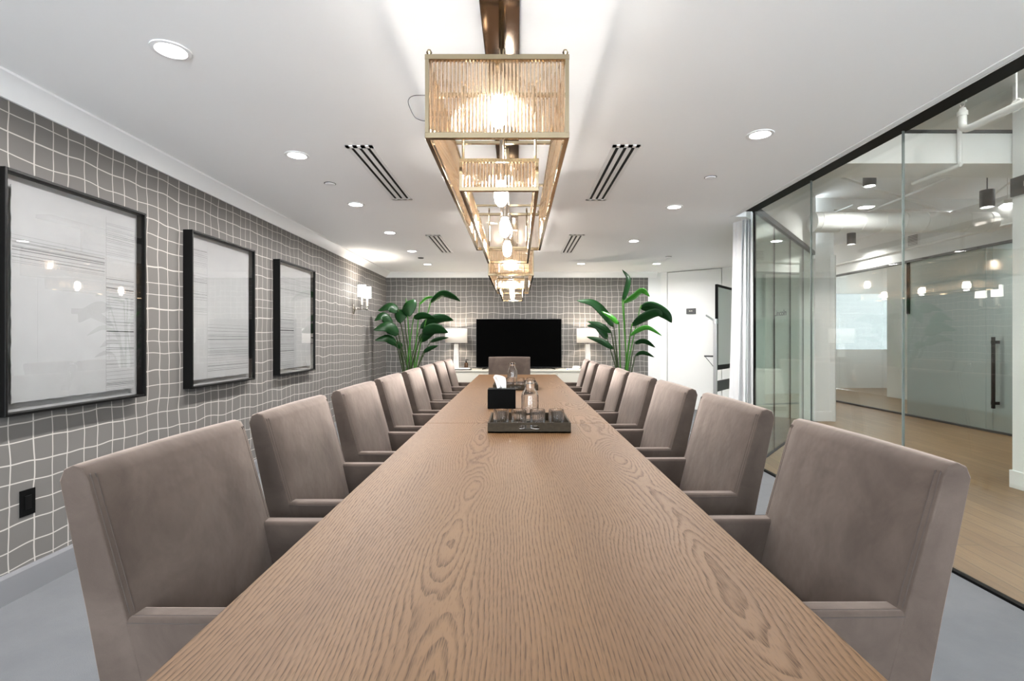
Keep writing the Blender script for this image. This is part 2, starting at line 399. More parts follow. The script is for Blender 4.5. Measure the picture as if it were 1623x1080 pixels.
# angled partition
ts = [.012, .86, 1.72, 2.57, 3.40]
def ob_line(bm, a, b, th, z0, z1):
    n = N2*th/2
    A, B = GC + PD*a, GC + PD*b
    prism(bm, [tuple(A-n), tuple(B-n), tuple(B+n), tuple(A+n)], 'z', z0, z1)
for a, b in zip(ts, ts[1:]):
    bm = bm_new(); ob_line(bm, a+.003, b-.003, .012, .012, TOPZ+.01); struct('window_%d' % wn, bm, 'glass_green', smooth=0); wn += 1
bm = bm_new(); ob_line(bm, .03, 3.41, .05, TOPZ, TOPZ+.054); struct('trim_8', bm, 'dark_grey', smooth=0)
bm = bm_new(); ob_line(bm, .03, 3.41, .034, -.001, .014); struct('trim_9', bm, 'black_metal', smooth=0)
bm = bm_new()
for t in ts[1:-1]: ob_line(bm, t-.004, t+.004, .014, .014, TOPZ)
struct('trim_10', bm, 'black_metal', smooth=0)
bm = bm_new(); box(bm, GX-.004, GX+.016, 5.084, 5.10, .014, TOPZ); struct('trim_11', bm, 'black_metal', smooth=0)
bm = bm_new()
for e in pane_edges[1:-1]: box(bm, GX-.001, GX+.013, e-.003, e+.003, .014, TOPZ)
struct('trim_12', bm, 'joint', smooth=0)
# ------------------------------------------------------------------ corridor beyond the glass
HZ = 3.45
bm = bm_new(); box(bm, PX+.25, 13, NY, 15, HZ, HZ+.15); struct('ceiling_corridor', bm, 'ceiling_paint', smooth=0)
bm = bm_new(); box(bm, GX+.04, GX+.12, NY, 5.10, CAM+1.338, HZ); prism(bm, [tuple(GC+N2*.03), tuple(P2+N2*.03), tuple(P2-N2*.05), tuple(GC-N2*.05)], 'z', TOPZ+.054, HZ); struct('wall_bulkhead', bm, 'white_paint', smooth=0)
bm = bm_new(); box(bm, 4.60, 4.885, 7.84, 8.20, 0, HZ); struct('wall_column', bm, 'white_paint', smooth=0)
bm = bm_new(); box(bm, 4.59, 4.90, 7.825, 8.215, 0, .15); struct('baseboard_column', bm, 'trim_white', smooth=0, bevel=.004)
bm = bm_new(); box(bm, 4.60, 4.70, 8.2, 15, 0, HZ); struct('wall_corridor_side', bm, 'white_paint', smooth=0)
bm = bm_new(); box(bm, 4.23, 6.40, NY, 4.34, 0, HZ); struct('wall_corridor', bm, 'white_paint', smooth=0)
bm = bm_new(); box(bm, 4.215, 4.23, NY, 4.355, 0, .15); box(bm, 4.23, 6.40, 4.34, 4.355, 0, .15); struct('baseboard_corridor', bm, 'trim_white', smooth=0, bevel=.004)
OX = 6.45
bm = bm_new(); box(bm, OX, OX+.12, 4.34, 13.2, CAM+1.30, CAM+1.90); struct('wall_office_header', bm, 'white_paint', smooth=0)
bm = bm_new(); box(bm, OX-.02, OX+.05, 4.34, 13.2, CAM+1.265, CAM+1.30); struct('trim_13', bm, 'dark_grey', smooth=0)
bm = bm_new(); box(bm, OX-.01, OX+.04, 4.34, 13.2, 0, .03); struct('trim_14', bm, 'dark_grey', smooth=0)
oe = [4.36, 5.6, 6.9, 7.0, 8.42, 9.0, 10.2, 11.6, 13.2]
for a, b in zip(oe, oe[1:]):
    bm = bm_new(); box(bm, OX+.01, OX+.022, a+.004, b-.004, .03, CAM+1.265); struct('window_%d' % wn, bm, 'frost' if b < 8.5 else 'glass', smooth=0); wn += 1
bm = bm_new(); box(bm, OX, OX+.03, 8.36, 8.42, CAM+.42, CAM+1.265); struct('trim_15', bm, 'black_metal', smooth=0)
bm = bm_new(); box(bm, 10.0, 10.1, 4.3, 13.2, 0, HZ); struct('wall_office_back', bm, 'white_paint', smooth=0)
bm = bm_new(); box(bm, OX+.03, 10, 13.2, 13.3, 0, 1.0); box(bm, OX+.03, 10, 13.2, 13.3, 2.45, HZ); box(bm, 4.7, OX+.03, 13.2, 13.3, 0, HZ); struct('wall_corridor_far', bm, 'white_paint', smooth=0)
bm = bm_new(); box(bm, OX+.03, 10, 13.24, 13.25, 1.0, 2.45); struct('window_%d' % wn, bm, 'dimmed_glass', smooth=0); wn += 1
bm = bm_new(); box(bm, OX+.03, 10, 4.3, 4.4, 0, HZ); struct('wall_office_side', bm, 'white_paint', smooth=0)
bm = bm_new(); box(bm, 8.15, 8.25, 6.9, 11.2, 0, 2.9); struct('wall_office_inner', bm, 'white_paint', smooth=0)
# soffit duct, round duct, pipes
bm = bm_new(); box(bm, GX+.13, 6.4, 4.36, 4.75, CAM+1.51, CAM+1.77); tag(obj('rectangular_duct', bm, 'duct', smooth=0, bevel=.006), 'white rectangular air duct crossing the corridor just beyond the glass wall', 'duct')
bm = bm_new(); box(bm, GX+.13, 6.40, 4.36, 4.44, CAM+1.775, CAM+1.80); tag(obj('duct_rail', bm, 'dark_grey', smooth=0), 'dark metal rail along the top of the rectangular duct', 'rail')
rd = thing('round_duct', 'white round spiral air duct beyond the glass wall', 'duct', (3.98, 6.85, CAM+1.578))
bm = bm_new(); tube(bm, [(0, 0, 0), (2.42, 0, 0)], .135, 28); obj('duct_body', bm, 'duct', rd)
for k in range(9):
    bm = bm_new(); tube(bm, [(.08+.28*k+.02*math.sin(a), .137*math.cos(a), .137*math.sin(a)) for a in [2*PI*i/28 for i in range(28)]], .004, 5, closed=True); obj('duct_seam', bm, 'duct', rd)
sp = thing('sprinkler_pipe', 'white sprinkler pipe with upturned brass head, nearest the glass wall', 'pipe', (3.4, 3.88, CAM+1.59))
bm = bm_new(); tube(bm, smooth_path([(0, 0, .14), (0, 0, .09), (0, -.006, .03), (0, -.06, 0), (0, -.2, 0), (0, -.4, 0), (0, -.8, 0), (0, -1.6, 0), (0, -3.2, 0), (0, -5.4, 0)], 5), .027, 12); obj('pipe', bm, 'duct', sp)
bm = bm_new(); lathe(bm, [(0, .115), (.034, .115), (.034, .15), (.026, .154), (.020, .174), (0, .174)], seg=14); obj('pipe_fitting', bm, 'duct', sp)
bm = bm_new(); lathe(bm, [(0, .174), (.012, .174), (.012, .188), (0, .188)], seg=10); tube(bm, [(.012,0,.186),(.018,0,.205),(.012,0,.224)], .003, 6); tube(bm, [(-.012,0,.186),(-.018,0,.205),(-.012,0,.224)], .003, 6); lathe(bm, [(0,.222),(.028,.224),(.028,.227),(0,.228)], seg=14); obj('sprinkler_head', bm, 'steel', sp)
bm = bm_new(); tube(bm, [(0, -.42, .0), (0, -.42, HZ-CAM-1.59)], .005, 6); tube(bm, [(0, -.42+.04*math.cos(a), .04*math.sin(a)+.005) for a in [2*PI*i/14 for i in range(14)]], .006, 5, closed=True); obj('hanger', bm, 'duct', sp)
bm = bm_new(); tube(bm, [(6.425, 4.4, CAM+1.467+.029), (6.425, 12.9, CAM+1.467+.029)], .022, 10); tag(obj('conduit_pipe', bm, 'duct'), 'thin white pipe running along the header above the far glass office front', 'pipe')
bm = bm_new(); tube(bm, smooth_path([(3.77, 4.33, CAM+1.80), (3.77, 4.33, CAM+1.53), (3.77, 4.36, CAM+1.485), (3.77, 4.78, CAM+1.485), (3.77, 4.84, CAM+1.485)], 4), .018, 8); tag(obj('conduit_pipe', bm, 'duct'), 'white conduit bent under the rectangular duct', 'pipe')
for i, (yy, dx) in enumerate(((7.9, .1), (8.4, .2), (8.9, .05), (9.6, .1))):
    bm = bm_new(); box(bm, 4.7, 10, yy, yy+.12, HZ-.16, HZ); struct('trim_%d' % (20+i), bm, 'duct', smooth=0)
for i, (x0, y0, x1, y1, z, r) in enumerate(((5.2, 5.2, 5.9, 12.5, HZ-.20, .016), (5.5, 5.2, 8.5, 10.5, HZ-.23, .014), (3.9, 6.2, 8.2, 8.9, HZ-.19, .014), (4.9, 7.4, 4.95, 12.6, HZ-.22, .012))):
    bm = bm_new(); tube(bm, [(x0, y0, z), (x1, y1, z)], r, 8)
    tag(obj('ceiling_conduit', bm, 'duct'), ['long white conduit running away from the glass under the corridor ceiling', 'white conduit slanting over the far office under the exposed ceiling', 'white conduit crossing above the round duct', 'short white conduit near the column under the exposed ceiling'][i], 'conduit', 'conduits under the exposed ceiling')
gr = thing('wall_grille', 'white louvred air grille on the header above the far glass office', 'vent', (OX, 8.27, CAM+1.59))
bm = bm_new(); box(bm, -.012, 0, -.13, .13, -.13, .13); obj('grille_plate', bm, 'trim_white', gr)
bm = bm_new()
for k in range(9): box(bm, -.016, -.011, -.10, .10, -.10+.024*k, -.10+.024*k+.009)
obj('louver', bm, 'dark_grey', gr)
def pendant(loc, label):
    p = thing('pendant_light', label, 'lamp', loc, 0, 'cylinder pendants in the corridor')
    bm = bm_new(); lathe(bm, [(0, .20), (.07, .20), (.07, 0), (.062, 0), (.062, .03), (0, .03)], seg=24); obj('lamp_body', bm, 'dark_grey', p)
    bm = bm_new(); lathe(bm, [(0, .012), (.06, .012)], seg=24); obj('lens', bm, 'pendant_lens', p)
    bm = bm_new(); tube(bm, [(0,0,.2), (0,0,HZ-loc[2]-.003)], .006, 6); lathe(bm, [(0, HZ-loc[2]-.02), (.05, HZ-loc[2]-.02), (.05, HZ-loc[2]-.001), (0, HZ-loc[2]-.001)], seg=16); obj('stem', bm, 'dark_grey', p)
    area('pendant_glow', (0,0,.008), COR, .11, (1, .97, .93), 150, parent=p)
COR = 12
pendant((4.30, 6.2, CAM+1.87), 'dark cylinder pendant hanging above the round duct'); 
pendant((6.05, 9.2, CAM+1.72), 'small dark cylinder pendant hanging below the round duct')
pendant((5.55, 6.0, CAM+1.56), 'dark cylinder pendant beside the white corridor wall')
for i, (x, y) in enumerate(((3.3, 2.6), (3.3, .3), (5.7, 11.5), (3.6, 6.9))):  # downlights added out of view to brighten the corridor
    d = thing('added_downlight', ['added unseen corridor downlight near the sprinkler pipe', 'added unseen corridor downlight beside the near wall', 'added unseen corridor downlight at the far end of the corridor', 'added unseen corridor downlight close to the angled glass'][i], 'lamp', (x, y, HZ-.03), 0, 'added corridor downlights')
    bm = bm_new(); lathe(bm, [(0, .03), (.10, .03), (.10, 0), (.085, 0), (.085, .012), (0, .012)], seg=20); obj('housing', bm, 'trim_white', d)
    bm = bm_new(); lathe(bm, [(0, .006), (.084, .006)], seg=20); obj('lens', bm, 'pendant_lens', d)
    area('corridor_fill', (0,0,.002), COR*1.5, .15, (1, .97, .93), 160, parent=d)
for i, (x, y) in enumerate(((7.3, 6.0), (7.3, 8.4), (8.4, 11.9))):  # lights added to brighten the office behind the far glass
    d = thing('added_office_light', ['added office ceiling light behind the door pulls', 'added office ceiling light behind the dark door frame', 'added office ceiling light by the far window'][i], 'lamp', (x, y, HZ-.03), 0, 'added office lights')
    bm = bm_new(); lathe(bm, [(0, .03), (.10, .03), (.10, 0), (.085, 0), (.085, .012), (0, .012)], seg=20); obj('housing', bm, 'trim_white', d)
    bm = bm_new(); lathe(bm, [(0, .006), (.084, .006)], seg=20); obj('lens', bm, 'pendant_lens', d)
    area('office_fill', (0,0,.002), COR*2.2, .15, (.95, .98, 1), 160, parent=d)
ll = thing('linear_light', 'white linear light bar under the exposed ceiling by the white wall', 'lamp', (6.6, 7.0, CAM+1.76), math.radians(62))
bm = bm_new(); box(bm, -.45, .45, -.05, .05, .012, .06); obj('housing', bm, 'trim_white', ll)
bm = bm_new(); box(bm, -.44, .44, -.042, .042, 0, .012); obj('diffuser', bm, 'led', ll)
for x in (-.4, .4):
    bm = bm_new(); tube(bm, [(x,0,.06),(x,0,HZ-CAM-1.765)], .003, 5); obj('hanger', bm, 'steel', ll)
dh = thing('door_pull', 'black ladder-style pull handle on the far glass office door', 'handle', (OX, 6.82, CAM-.93))
for s in (-.05, .10):
    bm = bm_new(); box(bm, s*.8-.035, s*.8-.005, -.015, .015, 0, .96); obj('bar', bm, 'black_metal', dh)
for z in (.05, .87):
    bm = bm_new(); box(bm, -.075, .075, -.02, .02, z, z+.04); obj('bracket', bm, 'black_metal', dh)
fa = thing('fire_alarm', 'dark red fire alarm box on the side of the white column', 'alarm', (4.885, 7.95, CAM+.83))
bm = bm_new(); box(bm, 0, .045, -.06, .06, 0, .22); obj('housing', bm, 'red_box', fa, bevel=.006)
bm = bm_new(); box(bm, .045, .05, -.035, .035, .09, .16); obj('strobe', bm, 'dark_grey', fa)
# number plate at the corridor wall
npl = thing('room_sign', 'dark grey room number plate at the edge of the white corridor wall', 'sign', (4.23, 4.2, CAM+1.213))
bm = bm_new(); box(bm, -.02, 0, -.16, .14, 0, .157); obj('plate', bm, 'dark_grey', npl, bevel=.002)
text_obj('lettering', '10', .062, 'letter', (-.0212, .005, .08), (PI/2, 0, -PI/2), npl)
# name on the glass
o = text_obj('glass_lettering', 'Lincoln', .075, 'dark_grey', (GX-.0012, 4.58, CAM+.235), (PI/2, 0, -PI/2), None, .0004); o.parent = bpy.data.objects['window_1']
# plaque on the door
pc = along(.567, -.002); da = math.atan2(dd.y, dd.x)
pl = thing('door_plaque', 'small grey plaque on the white angled door', 'sign', (pc.x, pc.y, CAM+.505), da)
bm = bm_new(); box(bm, -.085, .085, -.012, .006, -.05, .05); obj('plate', bm, 'dark_grey', pl, bevel=.002)
bm = bm_new()
for k, (a, b) in enumerate(((-.033, -.024), (-.020, -.010), (-.006, .004), (.008, .02), (.022, .026))): box(bm, a, b, -.0135, -.0119, -.006 + (k % 2)*.004, .012 - (k % 3)*.004)
obj('lettering', bm, 'letter', pl)
# ------------------------------------------------------------------ ceiling fittings
DL = 19
def downlight(x, y, label):
    d = thing('recessed_downlight', label, 'lamp', (x, y, CZ), 0, 'recessed downlights in the plaster ceiling')
    bm = bm_new(); lathe(bm, [(.079, 0), (.078, -.005), (.062, -.007), (.056, -.003), (.056, 0)], seg=32); obj('trim_ring', bm, 'trim_white', d)
    bm = bm_new(); lathe(bm, [(0, -.0035), (.057, -.0035)], seg=32); obj('lens', bm, 'lens', d)
    area('downlight_glow', (0, 0, -.006), DL, .10, (1, .98, .96), 165, parent=d)
for i, y in enumerate((2.185, 3.435, 4.687, 5.93, 7.17, 8.43)):
    downlight(-1.49, y, 'recessed ceiling light, %s in the row along the picture wall' % ['nearest', 'second nearest', 'third nearest', 'fourth nearest', 'fifth nearest', 'farthest'][i])
for i, y in enumerate((3.086, 4.776, 6.43)):
    downlight(1.475, y, 'recessed ceiling light, %s in the row on the glass wall side' % ['nearest', 'middle one', 'farthest'][i])
downlight(2.295, 8.36, 'recessed ceiling light in front of the white door'); downlight(1.05, 8.36, 'recessed ceiling light between television and white door')
for x, y, m, lb in ((-1.498, 4.06, 'trim_white', 'small white ceiling sensor between second and third left downlights'), (1.483, 3.90, 'trim_white', 'small white ceiling sensor between the near glass-side downlights'), (-1.477, 7.77, 'dark_grey', 'small dark ceiling sensor above the sconce corner'), (2.28, 7.66, 'trim_white', 'small white ceiling sensor in front of the white door')):
    s = thing('ceiling_sensor', lb, 'sensor', (x, y, CZ), 0, 'ceiling sensors')
    bm = bm_new(); lathe(bm, [(.046, 0), (.046, -.003), (.042, -.004), (.042, 0)], seg=28); obj('bezel', bm, 'dark_grey', s)
    bm = bm_new(); lathe(bm, [(.042, -.001), (.036, -.010), (0, -.013)], seg=28); obj('cover', bm, m, s)
def vent(x, y0, y1, label):
    w = .0875
    v = thing('ceiling_vent', label, 'vent', (x, (y0+y1)/2, CZ), 0, 'linear slot vents'); h = (y1-y0)/2
    bm = bm_new(); slots = (-.052, 0, .052); sw = .0115
    xs = [-w]
    for s in slots: xs += [s-sw, s+sw]
    xs.append(w)
    for a, b in zip(xs[0::2], xs[1::2]): box(bm, a, b, -h, h, -.007, 0)
    box(bm, -w, w, -h, -h+.035, -.007, 0); box(bm, -w, w, h-.035, h, -.007, 0)
    obj('vent_frame', bm, 'trim_white', v, smooth=0)
    for s in slots:
        bm = bm_new(); box(bm, s-sw-.001, s+sw+.001, -h+.03, h-.03, -.002, 0); obj('slot', bm, 'black_metal', v, smooth=0)
vent(-1.02, 3.26, 4.52, 'three-slot ceiling vent near the viewer on the picture wall side'); vent(-1.01, 6.06, 7.31, 'three-slot ceiling vent far off on the picture wall side')
vent(.70, 3.25, 4.54, 'three-slot ceiling vent near the viewer on the glass wall side'); vent(.71, 6.04, 7.32, 'three-slot ceiling vent far off on the glass wall side')
# ------------------------------------------------------------------ chandeliers
def chandelier():
    W, Lc = .228, 2.03; zb, zt = .634-1.246, .90-1.246          # relative to the ceiling
    t = thing('chandelier', 'long brass and glass-rod chandelier nearest the viewer over the table', 'chandelier', (-.064, 1.60, CZ), 0, 'chandeliers over the conference table')
    iw, i0, i1, izb, izt = .139, .168, Lc-.168, .516-1.246, .628-1.246
    r = .011
    def ring(bm, w, y0, y1, z, th, ht):
        box(bm, -w, w, y0, y0+th, z, z+ht); box(bm, -w, w, y1-th, y1, z, z+ht)
        box(bm, -w, -w+th, y0+th, y1-th, z, z+ht); box(bm, w-th, w, y0+th, y1-th, z, z+ht)
    bm = bm_new(); ring(bm, W, 0, Lc, zb, .016, .020); obj('bottom_rail', bm, 'brass', t, bevel=.0015, segs=1, smooth=0)
    bm = bm_new(); ring(bm, W, 0, Lc, zt-.018, .016, .018); obj('top_rail', bm, 'brass', t, bevel=.0015, segs=1, smooth=0)
    for sx in (-1, 1):
        for y in (.006, Lc/2, Lc-.006):
            bm = bm_new(); obox(bm, (sx*(W-.007), y, (zb+zt)/2), (.012, .012, zt-zb-.034)); obj('post', bm, 'brass', t, smooth=0)
        for y in (.012, Lc-.012):
            bm = bm_new(); lathe(bm, [(0, -.002), (.006, 0), (.010, .010), (.006, .018), (0, .020)], c=(sx*(W-.012), y, zt), seg=10); obj('finial', bm, 'brass', t)
    bm = bm_new(); ring(bm, iw, i0, i1, izb, .014, .016); obj('inner_bottom_rail', bm, 'brass', t, bevel=.0015, segs=1, smooth=0)
    bm = bm_new(); ring(bm, iw, i0, i1, izt-.01, .012, .012); obj('inner_top_rail', bm, 'brass', t, smooth=0)
    bm = bm_new()
    for y in (.25, .70, Lc-.70, Lc-.25): box(bm, -W+.014, W-.014, y-.007, y+.007, zt-.016, zt-.004)
    box(bm, -.010, .010, .014, Lc-.014, zt-.03, zt-.016)
    obj('cross_bar', bm, 'brass', t, smooth=0)
    for sx in (-1, 1):
        for y in (i0+.02, i1-.02):
            bm = bm_new(); tube(bm, [(sx*(iw-.012), y, izt), (sx*(iw-.012), y, zt-.01)], .005, 8); obj('hanging_rod', bm, 'brass', t)
        for y in (i0+.006, i1-.006):
            bm = bm_new(); obox(bm, (sx*(iw-.006), y, (izb+izt)/2), (.010, .010, izt-izb-.02)); obj('inner_post', bm, 'brass', t, smooth=0)
    def rod(bm, x, y, z0, z1, rr=.0052):
        tube(bm, [(x, y, z0), (x, y, z1)], rr, 8, caps=False)
    proto = None; p = .0118
    for w, y, z0, z1, k in ((W-.016, .008, zb+.018, zt-.017, 36), (iw-.014, i0+.006, izb+.015, izt-.009, 21)):
        bm = bm_new(); rod(bm, 0, 0, z0, z1)
        me = None
        for i in range(k):
            x = -w + 2*w*(i+.5)/k
            if me is None:
                o = obj('glass_rod', bm, 'rod', t, fix=False); me = o.data
            else:
                o = bpy.data.objects.new('glass_rod', me); C.objects.link(o); o.parent = t
            o.location = (x, y, 0)
    bm = bm_new(); w = W-.016; k = int((Lc-.05)/p)
    for i in range(36): rod(bm, -w + 2*w*(i+.5)/36, Lc-.008, zb+.018, zt-.017)
    for i in range(k):
        y = .025 + (Lc-.05)*(i+.5)/k
        if abs(y-Lc/2) < .01: continue
        for s in (-1, 1): rod(bm, s*(W-.008), y, zb+.018, zt-.017)
    obj('glass_rod_screen', bm, 'rod_screen', t, fix=False)['kind'] = 'stuff'
    bm = bm_new(); w = iw-.014; k = int((i1-i0-.03)/p)
    for i in range(21): rod(bm, -w + 2*w*(i+.5)/21, i1-.006, izb+.015, izt-.009)
    for i in range(k):
        y = i0+.015 + (i1-i0-.03)*(i+.5)/k
        for s in (-1, 1): rod(bm, s*(iw-.006), y, izb+.015, izt-.009)
    obj('inner_rod_screen', bm, 'rod_screen', t, fix=False)['kind'] = 'stuff'
    for y in (.40, 1.00, 1.62):
        s = obj_socket(t, y, .62-1.246, zt-.02)
        bulb(s, y, .522-1.246, .622-1.246)
    for y in (.085, Lc-.085):
        s = obj_socket(t, y, .80-1.246, zt-.016); bulb(s, y, .70-1.246, .80-1.246)
    for y in (.45, 1.55):
        bm = bm_new(); tube(bm, [(0, y, zt-.012), (0, y, -.035)], .011, 12); obj('stem', bm, 'brass', t)
    bm = bm_new(); box(bm, -.073, .073, .0, Lc, -.04, 0); obj('canopy', bm, 'bronze_mirror', t, bevel=.003, segs=2, smooth=0)
    return t
def obj_socket(t, y, z0, z1):
    bm = bm_new(); lathe(bm, [(0, .07), (.018, .07), (.024, .062), (.024, 0), (.020, -.002), (0, -.002)], c=(0, y, z0), seg=16); tube(bm, [(0, y, z0+.068), (0, y, z1)], .006, 8)
    return obj('socket', bm, 'nickel', t)
def bulb(par, y, z0, z1):
    h = z1-z0
    bm = bm_new(); lathe(bm, [(0, 0), (.012, .004), (.023, .018), (.027, .04), (.026, .07), (.018, .092), (.013, h)], c=(0, y, z0), seg=18); obj('bulb', bm, 'bulb', par)
chA = chandelier()
chB = dup(chA, (-.064, 5.05, CZ), 0, 'long brass and glass-rod chandelier farther away, towards the television')
bm = bm_new(); tube(bm, smooth_path([at(677, 151, 2.2), at(655, 152, 2.2), at(647, 160, 2.18), at(651, 174, 2.15), at(658, 186, 2.12), at(668, 191, 2.1), at(678, 192, 2.1)], 5), .0016, 6)
lw = obj('loose_wire', bm, 'dark_grey', chA); lw.matrix_parent_inverse = Matrix.Translation((.064, -1.60, -CZ))
# ------------------------------------------------------------------ conference table
TH, TW = .75, .5625
tb = thing('conference_table', 'long oak conference table running down the middle of the room', 'table', (0, 0, 0))
for a, b in ((.36, 3.128), (3.132, 5.398), (5.402, 7.44)):
    bm = bm_new(); box(bm, -TW, TW, a, b, TH-.045, TH); obj('tabletop', bm, 'oak', tb, bevel=.0025, segs=2, smooth=0)
for y in (.95, 2.60, 3.75, 4.9, 6.0, 6.9):
    bm = bm_new(); box(bm, -.26, .26, y-.04, y+.04, 0, TH-.046); obj('leg', bm, 'oak', tb, bevel=.004, smooth=0)
bm = bm_new(); box(bm, -.04, .04, .99, 6.86, TH-.16, TH-.047); obj('beam', bm, 'oak', tb, smooth=0)
# ------------------------------------------------------------------ chairs
def make_chair(label):
    t = thing('dining_armchair', label, 'chair', (0,0,0), 0, 'taupe upholstered armchairs around the table'); W = .325
    pr = [(-.195, .13), (-.195, .44), (-.25, .65), (-.336, .955), (-.350, .982), (-.372, .988), (-.392, .980), (-.402, .955), (-.340, .65), (-.312, .50), (-.262, .13)]
    # rounded, slightly crowned backrest: sections across the width
    st = [(-1, .985, 0), (-.99, .995, .0), (-.95, 1.0, .004), (-.6, 1, .011), (0, 1, .014), (.6, 1, .011), (.95, 1.0, .004), (.99, .995, 0), (1, .985, 0)]
    bm = bm_new(); rings = []
    cx = sum(p[0] for p in pr)/len(pr)
    for u, sc, bl in st:
        ring = []
        for i, (x, z) in enumerate(pr):
            xm = -.230 - .215*max(0, z-.5)  # mid line of the section
            xx = xm + (x-xm)*(1 if sc == 1.0 else sc*.86 if sc < .96 else .96)
            zz = z - (1-sc)*.16*(z > .9) + (.004*(1-u*u) if z > .9 else 0)
            if i in (2, 3): xx += bl*.9
            ring.append(bm.verts.new((xx, u*W, zz)))
        rings.append(ring)
    n = len(pr)
    for A, B in zip(rings, rings[1:]):
        for i in range(n): bm.faces.new((A[i], A[(i+1) % n], B[(i+1) % n], B[i]))
    bm.faces.new(rings[0]); bm.faces.new(rings[-1][::-1])
    bk = obj('backrest', bm, 'velvet', t, smooth=60)
    s = bk.modifiers.new('b', 'BEVEL'); s.width = .007; s.segments = 3; s.limit_method = 'ANGLE'; s.angle_limit = math.radians(50)
    def face_x(z, off): return (-.25 - (z-.65)*.2820) + off
    for d in (.010, .022):
        bm = bm_new(); y = W-d
        zs = [.655 + (.965-.655)*k/8 for k in range(9)]
        pts = [(face_x(z, .0012 if d < .02 else .0035), -y, z) for z in zs] + [(face_x(.965, -.004)-d*.25, -y+.008, .972-d*.3), (face_x(.965, -.001)-d*.1, 0, .978-d*.6), (face_x(.965, -.004)-d*.25, y-.008, .972-d*.3)] + [(face_x(z, .0012 if d < .02 else .0035), y, z) for z in zs[::-1]]
        tube(bm, pts, .0015, 5); obj('seam', bm, 'seam', bk)
    for sgn in (-1, 1):
        bm = bm_new(); y0, y1 = (W-.058, W-.001) if sgn > 0 else (-W+.001, -W+.058)
        prism(bm, [(-.285, .13), (.265, .13), (.272, .648), (-.285, .650)], 'y', y0, y1)
        ar = obj('armrest', bm, 'velvet', t, bevel=.011, segs=3, smooth=50)
        bm = bm_new(); yy = sgn*(W-.0005); tube(bm, [(-.25, yy, .640), (.264, yy, .634)], .0014, 5); tube(bm, [(-.25, sgn*(W-.014), .6498), (.262, sgn*(W-.014), .6483)], .0012, 5); obj('seam', bm, 'seam', ar)
    bm = bm_new(); prism(bm, [(-.24, .30), (.27, .30), (.285, .32), (.285, .455), (.26, .478), (0, .488), (-.24, .478)], 'y', -W+.060, W-.060); obj('seat', bm, 'velvet', t, bevel=.012, segs=3, smooth=50)
    bm = bm_new(); box(bm, -.22, .255, -W+.05, W-.05, .14, .299); obj('seat_base', bm, 'velvet', t, smooth=0)
    for sx in (-.215, .225):
        for sy in (-1, 1):
            bm = bm_new(); b = box(bm, sx-.022, sx+.022, sy*(W-.045)-.022, sy*(W-.045)+.022, 0, .139)
            for v in b:
                if v.co.z < .01: v.co.x = sx + (v.co.x-sx)*.7; v.co.y = sy*(W-.045) + (v.co.y-sy*(W-.045))*.7
            obj('leg', bm, 'frame_black', t, smooth=0)
    return t
ordn = ['nearest the viewer', 'second from the viewer', 'third from the viewer', 'fourth from the viewer', 'fifth from the viewer', 'sixth from the viewer', 'seventh from the viewer', 'eighth from the viewer']
Lc_ = [(1.445, -.612, 0), (2.24, -.615, .01), (3.08, -.612, -.01), (3.90, -.618, 0), (4.72, -.612, .01), (5.46, -.61, 0), (6.28, -.612, -.01), (6.98, -.60, 0)]
Rc_ = [(1.47, .625, 0), (2.345, .625, .0), (3.18, .615, .0), (3.98, .61, .02), (4.69, .60, -.05), (5.38, .58, .03), (6.24, .575, -.04), (6.97, .59, -.06)]
ch0 = None
for side, rows, rz in (('picture wall', Lc_, 0), ('glass wall', Rc_, PI)):
    for i, (y, x, dr) in enumerate(rows):
        lb = 'taupe velvet armchair on the %s side of the table, %s' % (side, ordn[i])
        if ch0 is None: ch0 = make_chair(lb); ch0.location = (x, y, 0); ch0.rotation_euler = (0, 0, rz+dr)
        else: dup(ch0, (x, y, 0), rz+dr, lb)
dup(ch0, (-.124, 7.62, 0), -PI/2, 'taupe velvet armchair at the far head of the table, before the television')
# ------------------------------------------------------------------ things on the table
def tray(loc, label):
    t = thing('serving_tray', label, 'tray', loc, 0, 'serving trays on the table'); w, d, h = .229, .20, .056
    bm = bm_new(); box(bm, -w, w, -d, d, 0, .008); obj('tray_base', bm, 'tray', t, smooth=0)
    for nm, y in (('front_panel', -d), ('back_panel', d-.010)):
        cu = bpy.data.curves.new(nm, 'CURVE'); cu.dimensions = '2D'; cu.fill_mode = 'BOTH'; cu.extrude = .005
        def poly(pts):
            s = cu.splines.new('POLY'); s.points.add(len(pts)-1); s.use_cyclic_u = True
            for p, q in zip(s.points, pts): p.co = (q[0], q[1], 0, 1)
        poly([(-w, 0), (w, 0), (w, h), (-w, h)])
        poly([(s*.042+.0135*math.cos(a), .030+.0135*math.sin(a)) for s, r in ((1, range(-6, 7)), (-1, range(6, 19))) for a in [PI*k/12 for k in r]])
        o = bpy.data.objects.new(nm, cu); C.objects.link(o)
        dg = bpy.context.evaluated_depsgraph_get(); dg.update(); me = bpy.data.meshes.new_from_object(o.evaluated_get(dg)); bpy.data.objects.remove(o)
        for v in me.vertices: v.co = (v.co.x, y+.005+v.co.z, v.co.y)
        me.materials.clear(); me.materials.append(M['tray']); o = bpy.data.objects.new(nm, me); C.objects.link(o); o.parent = t
    for s in (-1, 1):
        bm = bm_new(); a, b = sorted((s*w, s*(w-.010))); box(bm, a, b, -d+.010, d-.010, .008, h); obj('side_panel', bm, 'tray', t, smooth=0)
    return t
